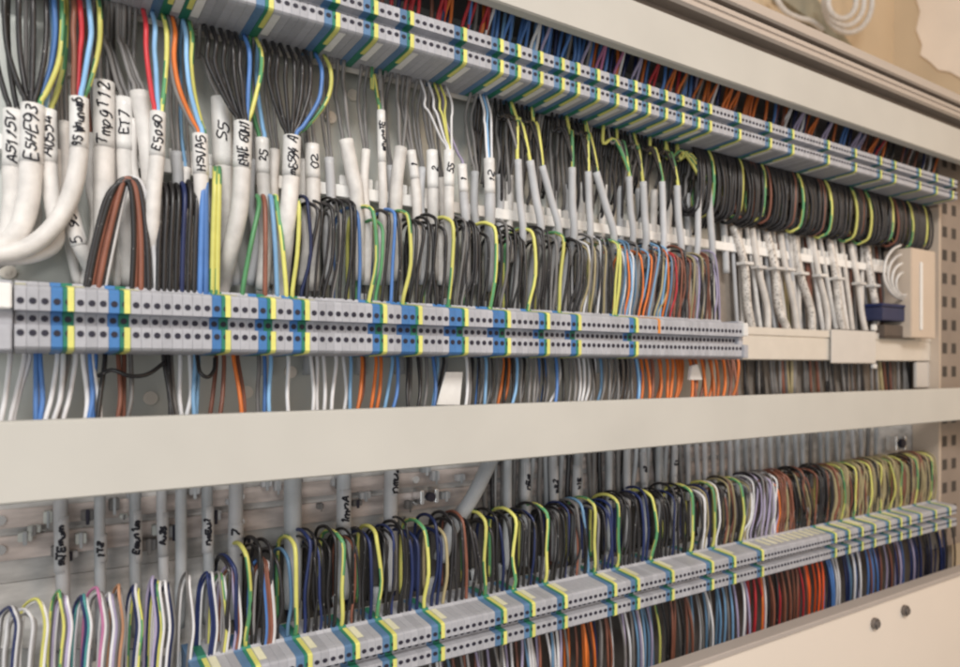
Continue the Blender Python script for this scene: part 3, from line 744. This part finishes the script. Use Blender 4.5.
for i in range(52):
    px = 738+i*3.2
    a, b = P(px, 230+0.12*(px-740), -0.006), P(px+R.uniform(2,14), 395, -0.006)
    o = tube('brown_wire', [a, a.lerp(b,.4)+Vector((R.uniform(-.003,.003),0,0)), a.lerp(b,.75)+Vector((R.uniform(-.003,.003),0,0)), b], 0.0018, R.choice([GY,K,BR,GY,TN]), None, 4, 7)
    tag(o, 'brown or grey wire running down the back plate behind the bare rail', 'wire', 'brown and grey wires behind the bare rail')

# ------------------------------------------------------------------ wires leaving the tops of the upper row into the duct
pairs = [(418,RD),(424,RD),(452,RD),(458,OR),(474,RD),(480,RD),(492,RD),(500,WH),(517,B),(535,B),(545,WH),(559,LI),(577,B),(597,LI),(612,PK),(630,PK),(650,LI),(666,RD),(681,OR),(696,OR),(710,OR),(724,OR),(738,OR),(748,OR),(800,WH),(810,LI),(826,OR),(840,LI),(868,LI),(874,LI),(886,OR),(892,RD)]
for px, c in pairs:
    x0 = PX(px); near = min(up, key=lambda m: abs(m['x']-x0)); i0 = near['i']
    apex = Vector((near['x'], -0.052, 0.262))
    for q, cc in ((0, c), (1, c if R.random() > .35 else R.choice([WH, GY, B]))):
        m = up[min(len(up)-1, i0+q)]
        wire(colour_word(cc).replace('-', '_')+'_wire', [Vector((m['x'],-0.038,ZU+0.015)), Vector((m['x'],-0.042,ZU+0.026)), apex*0.6+Vector((m['x'],-0.045,ZU+0.03))*0.4, apex+Vector((0.0004*q,0,0.004)), apex+Vector((0,0.004,0.02))], 0.0013, cc,
             f"{colour_word(cc)} wire rising from the upper row into the duct beside its {ordn(m['sec']+1)} yellow-green block", f'{colour_word(cc)} wires above the upper row')
for m in up:
    px = pxof(m['x'])
    if px < 385 or R.random() > (0.75 if px < 720 else 0.62): continue
    if px < 505: c = R.choice([RD, RD, BR, OR, NV])
    elif px < 608: c = R.choice([B, B, LB, NV, WH, B])
    elif px < 720: c = R.choice([B, RD, OR, NV, LI, B])
    elif px < 800: c = R.choice([OR, BR, OR, NV, B])
    else: c = R.choice([NV, B, OR, WH, BR, K])
    wire(colour_word(c).replace('-', '_')+'_wire', [Vector((m['x'],-0.036,ZU+0.016)), Vector((m['x']+R.uniform(-.002,.002),-0.040+R.uniform(-.004,.004),ZU+0.028)), Vector((m['x']+R.uniform(-.004,.004),-0.046,ZU+0.056))], 0.0015, c,
         f"{colour_word(c)} wire entering the top duct behind the {ordn(m['sec']+1)} yellow-green block of the upper row", f'{colour_word(c)} wires above the upper row')

# ------------------------------------------------------------------ wires dropping from the middle row into the duct
def mid_drop(px, c, px1=None, r=0.0013, extra=''):
    px1 = px if px1 is None else px1
    a = P(px, 357, -0.024); a.z = ZM-0.014
    b = P(px1, 420, -0.034); b.z = -0.045; dy = R.uniform(-.005,.006); b.y += dy; a.y += dy*.6
    m = min(ROW['middle'], key=lambda q: abs(q['x']-(a.x+0.005)))
    where = f"its {ordn(m['sec']+1)} yellow-green block" if m['sec'] < 12 else 'its far end'
    wire(colour_word(c).replace('-', '_')+'_wire', [a, a+Vector((0,-0.003,-0.008)), a.lerp(b,.5)+Vector((R.uniform(-.0015,.0015),-0.003,0)), b+Vector((0,0,0.012)), b+Vector((0,0.004,-0.012))], r, c,
         f'{colour_word(c)} wire dropping from the middle row into the duct near {where}', f'{colour_word(c)} wires below the middle row')
for px, c, q in ((10,WH,0),(24,WH,9),(29,WH,12),(36,B,36),(40,B,39),(57,WH,44),(63,WH,52),(68,GY,58),(75,WH,62),(83,WH,85),(90,B,88),(95,B,93),(92,WH,100),(104,K,97),(118,BR,117),(124,BR,124),(130,GY,126),
                 (163,K,170),(167,K,174),(171,GY,177),(180,WH,183),(190,WH,187),(194,LB,194),(198,LB,197),(216,BR,211),(222,BR,218),(232,OR,240),(238,BR,246),(259,GY,260),(264,B,265),(269,LB,268),(287,WH,288),(309,WH,311),(316,WH,317),(322,WH,323),(334,WH,330),(344,WH,347),(349,LB,349),(359,OR,354),(363,BR,358),(376,OR,373),(380,OR,377),
                 (392,LB,386),(396,B,392),(405,K,406),(411,GY,411),(416,K,416),(421,GY,421),(425,GY,424),(430,B,430),(437,LB,434),(443,K,434),(463,WH,462),(466,GY,466),(470,K,468),(478,B,477),(483,LB,482),(490,GY,489),(497,GY,496),(504,OR,500),(509,OR,505),(515,LB,511),(521,K,519),(527,GY,526),(533,GY,533),(540,K,540),(546,GY,546),(552,B,551),(562,WH,553),(570,GY,570),(577,WH,578),(583,WH,583),(589,WH,588),(595,WH,594),(601,LB,601),(606,GY,606),(612,GY,613),(618,K,618),(624,K,624),(629,GY,629),(634,LB,637)):
    mid_drop(px, c, q)
for i in range(24):
    px = 640+i*4.2; mid_drop(px, R.choice([OR,OR,OR,OR,BR]), px+R.uniform(-4,6), 0.0014)
for i in range(60):
    px = 440+i*3.4 ; 
    if i % 2 and px > 470: mid_drop(px, R.choice([GY,K,GY,B,K]), px+R.uniform(-3,3), 0.0012)
# little black loop under the near blocks
wire('black_wire', [P(98,376,-0.03), P(112,370,-0.036), P(130,376,-0.038), P(148,374,-0.036), P(165,362,-0.030)], 0.0012, K, 'black wire sagging under the middle row between two brown drops', None)
wire('black_wire', [P(197,356,-0.03), P(200,372,-0.036), P(208,377,-0.037), P(214,370,-0.034), P(215,358,-0.03)], 0.0012, K, 'short black wire looping under the third yellow-green block of the middle row', None)
# white tag hung behind the wires
o = empty('white_tag', P(455, 385, -0.02), 'bright white tag tucked between the wires below the middle row', 'tag')
V = [P(446,372,-0.036), P(463,372,-0.036), P(460,405,-0.036), P(437,405,-0.036)]; V = V+[v+Vector((0,0.0012,0)) for v in V]
link('tag_card', bevel_me(mesh('tag_card', V, [(0,1,2,3),(7,6,5,4),(0,4,5,1),(1,5,6,2),(2,6,7,3),(3,7,4,0)], ['white_plastic']), 0.0003), o)
o2 = empty('white_connector', P(697, 372, -0.03), 'small white connector hanging among the orange wires', 'connector')
V = [P(692,366,-0.036), P(698,364,-0.036), P(703,380,-0.036), P(690,380,-0.036)]; V = V+[v+Vector((0,0.004,0)) for v in V]
link('connector_shell', bevel_me(mesh('connector_shell', V, [(0,1,2,3),(7,6,5,4),(0,4,5,1),(1,5,6,2),(2,6,7,3),(3,7,4,0)], ['white_plastic']), 0.0006), o2)

# ------------------------------------------------------------------ wires dropping from the lowest row into the sill duct
low = ROW['lowest']
def low_drop(px, c, r=0.0013, dx=0.0):
    x = PX(px, -0.03); m = min(low, key=lambda q: abs(q['x']-x))
    where = f"its {ordn(m['sec']+1)} yellow-green block" if m['sec'] < 25 else 'its far end'
    yy = -0.03+R.uniform(-.008,.006)
    wire(colour_word(c).replace('-', '_')+'_wire', [Vector((x,-0.026,ZL-0.013)), Vector((x,yy,ZL-0.026)), Vector((x+dx*.5+R.uniform(-.002,.002),yy-0.004,ZL-0.055)), Vector((x+dx,yy-0.002,ZL-0.10))], r, c,
         f'{colour_word(c)} wire dropping from the lowest row to the sill near {where}', f'{colour_word(c)} wires below the lowest row')
px = 430
while px < 948:
    if px < 560: c = R.choice([GY,LI,WH,BR,WH,SB])
    elif px < 566: c = GY
    elif px < 590: c = R.choice([OR, BR, OR, OR])
    elif px < 612: c = R.choice([GY, NV, BR, K])
    elif px < 655: c = R.choice([WH, LI, WH, GY, SB, LB])
    elif px < 659: c = YG
    elif px < 686: c = R.choice([K, BR, K, GY])
    elif px < 712: c = R.choice([LB, WH, WH, SB, GY])
    elif px < 724: c = R.choice([B, SB])
    elif px < 744: c = R.choice([WH, LI, LB, GY])
    elif px < 757: c = RD
    elif px < 764: c = R.choice([WH, OR])
    elif px < 801: c = R.choice([BR, BR, RD, RD, K, BR])
    elif px < 818: c = SC
    elif px < 858: c = R.choice([B, NV, SB, NV, B, WH])
    elif px < 905: c = R.choice([NV, B, NV, RD, B, BR, NV, LI])
    else: c = R.choice([NV, NV, K, NV, K])
    low_drop(px, c, 0.00115, R.uniform(-.006,.006))
    px += 3.9 - (px-430)/520*2.1

# ------------------------------------------------------------------ behind the lowest row: copper bars and grey labelled cables
for i, (z0, z1) in enumerate(((-0.0905,-0.0800), (-0.1085,-0.0950))):
    o = empty('copper_bar', (0.2,-0.004,z0), 'upper copper shield bar, half hidden, behind the grey labelled cables' if i == 0 else 'lower copper shield bar just above the thin coloured loops', 'copper bar', 'copper shield bars')
    box('bar', -0.12, 0.62, -0.0032, -0.0006, z0, z1, 'copper', o, 0.0004)
    for k in range(5):
        x = -0.012+k*0.13
        V, F = [], []; cyl_y(V, F, x, -0.0048, -0.0030, (z0+z1)/2, 0.0028, 12)
        link('bolt', mesh('bolt', V, F, ['chrome']), o)
def lowback(px, r, text, y0=None, y1=None, m='sheath_slate', i=0, sl='sheath_grey', dpx=2):
    yt = 500-0.0865*px-8
    lab = f"grey cable with dark writing {text}, standing above the thin coloured loops" if False else None
    return yt
lows = [(62,.0036,'mTEmum',516,572),(101,.0030,'1T2',534,562),(135,.0032,'Emun1m',510,562),(163,.0030,'Au25',512,556),(182,.0034,'',0,0),(208,.0034,'nmEu1',506,552),(237,.0046,'U7',522,545),(294,.0060,'',0,0),(345,.0050,'1mnA',488,528),(393,.0052,'nmu2',462,494),(508,.0036,'',0,0),(526,.0040,'nEm',462,500),(553,.0038,'mE2',466,504),(578,.0036,'u1E',465,500),(608,.0030,'',0,0),(627,.0034,'',0,0),(642,.0030,'m3',452,484),(660,.0030,'',0,0),(676,.0028,'E1',448,476)]
for i, (px, r, tx, s0, s1) in enumerate(lows):
    place = {'': 'plain grey cable'}.get(tx, 'grey cable with vertical dark handwriting')
    back_cable(px, 440-0.05*px+15, 660-0.18*px, r, 'sheath_slate' if i % 3 else 'sheath_grey', f'{place}, {ordn(i+1)} along the strip under the wide duct', 'grey cables behind the lowest loops', -0.012, R.uniform(-4,4), tx, (s0, s1, 'sheath_grey') if tx else None)
for i in range(34):
    px = 484+i*6.1
    back_cable(px, 440, 520-0.1*(px-488), 0.0022, R.choice(['pvc_grey','sheath_slate','pvc_black','pvc_grey']), 'slim dark cable in the rank behind the middle of the lowest loops', 'slim dark cables behind the lowest loops', -0.0062, R.uniform(-5,5))
for i in range(40):
    px = 22+i*11.5+R.uniform(-4,4); py = 500-0.03*px+R.uniform(0,62)-0.06*px
    c = P(px, py, -0.008)
    o = empty('cable_clip', c, 'small grey plastic clip holding cores on the back plate below the wide duct', 'clip', 'small clips on the lower back plate')
    w_, h_ = R.uniform(.002,.0042), R.uniform(.0012,.0036); m_ = R.choice(['sheath_slate','sheath_grey','sheath_grey','pvc_grey','panel_zinc'])
    box('clip_body', c.x-w_, c.x+w_, -0.0085, -0.0034, c.z-h_, c.z+h_, m_, o, 0.0005)
    box('clip_tongue', c.x-w_*.3, c.x+w_*.3, -0.0095, -0.0087, c.z-h_*1.7, c.z+h_*1.2, R.choice(['sheath_slate','socket_dark','pvc_grey']), o, 0.0003)
o = empty('slanting_grey_cable', P(480, 470, -0.018), 'thick grey cable slanting down under the wide duct', 'cable')
sheath_path(o, [P(500,440,-0.016), P(488,466,-0.018), P(472,498,-0.018), P(452,528,-0.014), P(440,560,-0.010)], 0.0058, 'sheath_slate')
for i in range(24):
    px = 688+i*8.2
    back_cable(px, 425, 500-0.1*(px-688), 0.0026, R.choice(['sheath_slate','sheath_slate','pvc_grey','sheath_grey']), 'slim grey cable in the close-packed rank behind the far loops', 'close-packed slim cables behind the far loops', -0.010, R.uniform(-2,4))
# shield clamps with bright screws
for i, (px, py, lab) in enumerate(((428,496,'bright metal shield clamp on the copper bar near the slanting cable'), (899,443,'bright clamp with a dark knob below the far end of the wide duct'))):
    c = P(px, py, -0.014)
    o = empty('shield_clamp', c, lab, 'clamp', 'bright shield clamps')
    d = 0.0052 if i == 0 else 0.009
    for sx in (-1, 1): box('jaw', c.x+sx*d*1.2-0.0016, c.x+sx*d*1.2+0.0016, c.y-0.003, -0.004, c.z-d, c.z+d, 'chrome', o, 0.0005)
    box('bridge', c.x-d*1.1+0.0008, c.x+d*1.1-0.0008, c.y-0.001, c.y+0.002, c.z-d*.5, c.z-d*.1, 'white_plastic', o, 0.0005)
    V, F = [], []; cyl_y(V, F, c.x, c.y-0.006, c.y-0.0012, c.z, d*.65, 16); link('knob', mesh('knob', V, F, ['socket_dark']), o)

# ------------------------------------------------------------------ far end: label holder on the bare rail, upright, plate, boxes, coil
a, b = P(826,330,-0.02), P(871,360,-0.02)
lh = empty('label_holder', (a.x,-0.02,ZM), 'clear glossy label holder clipped to the bare rail', 'label holder')
box('holder', a.x, b.x, -0.0262, -0.0243, ZM-0.0205, ZM+0.019, 'clear_label', lh, 0.001)
for sgn in (1, -1):
    box('clip', b.x-0.004, b.x+0.004, -0.0255, -0.0216, ZM+(0.0195 if sgn > 0 else -0.0265), ZM+(0.0265 if sgn > 0 else -0.0210), 'white_plastic', lh, 0.0006)
rc = empty('rail_cover', (a.x, -0.0225, ZM), 'long pale cover strip over the bare rail past the end of the middle row', 'rail cover')
extrude_yz('strip', [(-0.0215, ZM-0.0165), (-0.0228, ZM-0.0165), (-0.0228, ZM+0.0065), (-0.0222, ZM+0.0068), (-0.0222, ZM+0.0085), (-0.0240, ZM+0.0090), (-0.0240, ZM+0.0165), (-0.0215, ZM+0.0165)], xe+0.009, XR-0.02, ['zinc_rail'], None, rc)
ux0, ux1 = PX(938,-0.03), XR
u = empty('perforated_upright', ((ux0+ux1)/2,-0.03,-0.3), 'brown grey cabinet upright with a column of square holes', 'upright')
box('post', ux0, ux1, -0.03, -0.0005, -0.24, 0.292, 'upright_paint', u, 0.0008)
box('lit_edge_strip', ux0-0.006, ux0-0.0005, -0.034, -0.0005, -0.24, 0.21, 'beige_plate', u, 0.0006)  # pale strip stands in for the lit edge of the post
z = -0.23
while z < 0.28:
    for xx in (ux0+0.012, ux0+0.038):
        box('square_hole', xx, xx+0.012, -0.0304, -0.029, z, z+0.014, 'dark_hole', u, 0)
    z += 0.031
a, b = P(908,252,-0.036), P(932,335,-0.036)
bp_ = empty('beige_cover_plate', (a.x,-0.036,a.z), 'plain beige cover plate standing beside the perforated upright', 'cover plate')
box('plate', a.x, b.x, -0.040, -0.006, P(920,338,-0.04).z, P(920,249,-0.04).z, 'beige_plate', bp_, 0.001)
box('slot_strip', a.x+0.02, a.x+0.026, -0.0415, -0.0402, P(920,330,-0.04).z, P(920,262,-0.04).z, 'white_plastic', bp_, 0.0004)
a, b = P(880,303,-0.03), P(907,322,-0.03)
bb = empty('blue_relay_box', (a.x,-0.03,b.z), 'small dark blue box under the white cable coil', 'box')
box('box_body', a.x, b.x, -0.032, -0.008, b.z, a.z-0.004, 'blue_box', bb, 0.001); box('box_lid', a.x-0.001, b.x+0.001, -0.033, -0.008, a.z-0.0038, a.z, 'pvc_navy', bb, 0.0008)
a, b = P(884,324,-0.03), P(910,336,-0.03)
bd = empty('brown_relay_box', (a.x,-0.028,b.z), 'dark brown box under the blue box, resting behind the bare rail', 'box')
box('box_body', a.x, b.x+0.01, -0.030, -0.008, b.z-0.002, a.z-0.0005, 'box_dark', bd, 0.001); box('base', a.x-0.001, b.x+0.012, -0.031, -0.008, b.z-0.004, b.z-0.0022, 'box_dark', bd, 0.0005)
a, b = P(915,362,-0.02), P(934,387,-0.02)
wl = empty('white_label_plate', (a.x,-0.02,b.z), 'bright white plate below the bare rail near the perforated upright', 'plate')
box('plate', a.x, b.x, -0.022, -0.018, b.z, a.z, 'clear_label', wl, 0.0006); box('side_stripe', b.x+0.0005, b.x+0.006, -0.021, -0.018, b.z, a.z, 'beige_plate', wl, 0.0004)
cc = empty('white_cable_coil', P(893,270,-0.03), 'white cable coiled in nested loops beside the beige cover plate', 'cable coil')
for k in range(4):
    pts = []
    for t in range(0, 9):
        an = math.radians(100 + t*24)
        pts.append(P(904+ (20-k*4.0)*math.cos(an), 272 - (27-k*5.2)*math.sin(an) + k*4, -0.030-0.001*k))
    tube('turn', pts, 0.0017, 'sheath_white', cc, 4, 8)

# ------------------------------------------------------------------ room beyond the rim
def on_side(px, py):        # point on the side wall x = 1.678
    t = (px-480)/FPX; rx, ry = CT+ST*t, ST-CT*t
    k = 1.676/rx; return Vector((1.676, CAMY+ry*k, (HZ-py)/FPX*k))
outline = [(918,-30),(915,-5),(920,12),(916,30),(922,45),(920,55),(930,62),(938,70),(950,72),(962,79),(985,80),(1010,70),(1010,-30)]
V = [on_side(*q) for q in outline]; n = len(V)
V2 = [v+Vector((0.0035,0,0)) for v in V]
me = mesh('plaster_patch', V+V2, [tuple(range(n)), tuple(range(2*n-1,n-1,-1))]+[(i,(i+1)%n,n+(i+1)%n,n+i) for i in range(n)], ['plaster_pale'])
bm = bmesh.new(); bm.from_mesh(me); bmesh.ops.recalc_face_normals(bm, faces=bm.faces); bm.to_mesh(me); bm.free()
tag(link('plaster_patch', me), 'ragged pale plaster patch on the tan side wall above the rim', 'plaster patch')
Yw = 0.34
pts = [(778,-4),(815,-4),(852,46),(838,44),(806,16)]
V = [P(x,y,Yw) for x,y in pts]; n = len(V); V += [v+Vector((0,0.015,0)) for v in V]
me = mesh('canvas_strap', V, [tuple(range(n)), tuple(range(2*n-1,n-1,-1))]+[(i,(i+1)%n,n+(i+1)%n,n+i) for i in range(n)], ['strap_green'])
bm = bmesh.new(); bm.from_mesh(me); bmesh.ops.recalc_face_normals(bm, faces=bm.faces); bm.to_mesh(me); bm.free()
tag(link('canvas_strap', me), 'grey green canvas strap slanting across the tan wall above the rim', 'strap')
co = empty('wall_cable_coil', P(850,5,0.30), 'pale cable coil hanging on the tan wall above the rim', 'cable coil')
for k in range(3):
    pts = [P(848-k*3+(24-5*k)*math.cos(math.radians(a_)), 2+(31-7*k)*math.sin(math.radians(a_)), 0.30-0.006*k) for a_ in range(-30, 215, 25)]
    tube('turn', pts, 0.0055, 'sheath_white', co, 4, 8)
wc = empty('loose_wall_cable', P(780,0,0.32), 'loose pale cable curving down the wall beside the canvas strap', 'cable')
sheath_path(wc, [P(774,-10,0.33), P(778,2,0.33), P(786,12,0.33), P(798,18,0.33), P(812,22,0.33), P(822,30,0.335)], 0.005, 'sheath_white')

# ------------------------------------------------------------------ light
def area(name, loc, target, size, power, col):
    l = bpy.data.lights.new(name, 'AREA'); l.shape = 'RECTANGLE'; l.size, l.size_y = size; l.energy = power; l.color = col
    o = bpy.data.objects.new(name, l); COL.objects.link(o); o.location = loc
    o.rotation_euler = (Vector(target)-Vector(loc)).to_track_quat('-Z', 'Y').to_euler()
area('ceiling_lamp', (-0.25, -1.4, 1.2), (0.2, 0, 0.0), (0.8, 0.4), 28, (1.0, 0.97, 0.93))
area('room_lamp', (-0.9, -1.3, 0.1), (0.15, 0, 0.0), (1.0, 1.2), 9, (0.93, 0.97, 1.0))
area('warm_lamp', (1.35, -1.3, 0.55), (0.95, 0, 0.0), (0.8, 0.8), 6.5, (1.0, 0.68, 0.42))
w = bpy.data.worlds.new('World'); scene.world = w; w.use_nodes = True
w.node_tree.nodes['Background'].inputs['Color'].default_value = (1.0, 0.95, 0.90, 1); w.node_tree.nodes['Background'].inputs['Strength'].default_value = 0.30

# ------------------------------------------------------------------ camera
cam = bpy.data.cameras.new('camera'); co_ = bpy.data.objects.new('camera', cam); COL.objects.link(co_)
cam.sensor_width = 36; cam.lens = 36*FPX/960; cam.shift_y = (HZ-333.5)/960
cam.clip_start = 0.01; cam.clip_end = 20
co_.location = (0, CAMY, 0); co_.rotation_euler = (math.pi/2, 0, -math.atan2(CT, ST))
cam.dof.use_dof = True; cam.dof.focus_distance = 0.50; cam.dof.aperture_fstop = 7.0
scene.camera = co_
scene.view_settings.view_transform = 'Standard'; scene.view_settings.look = 'None'; scene.view_settings.exposure = 0
scene.cycles.filter_width = 2.3
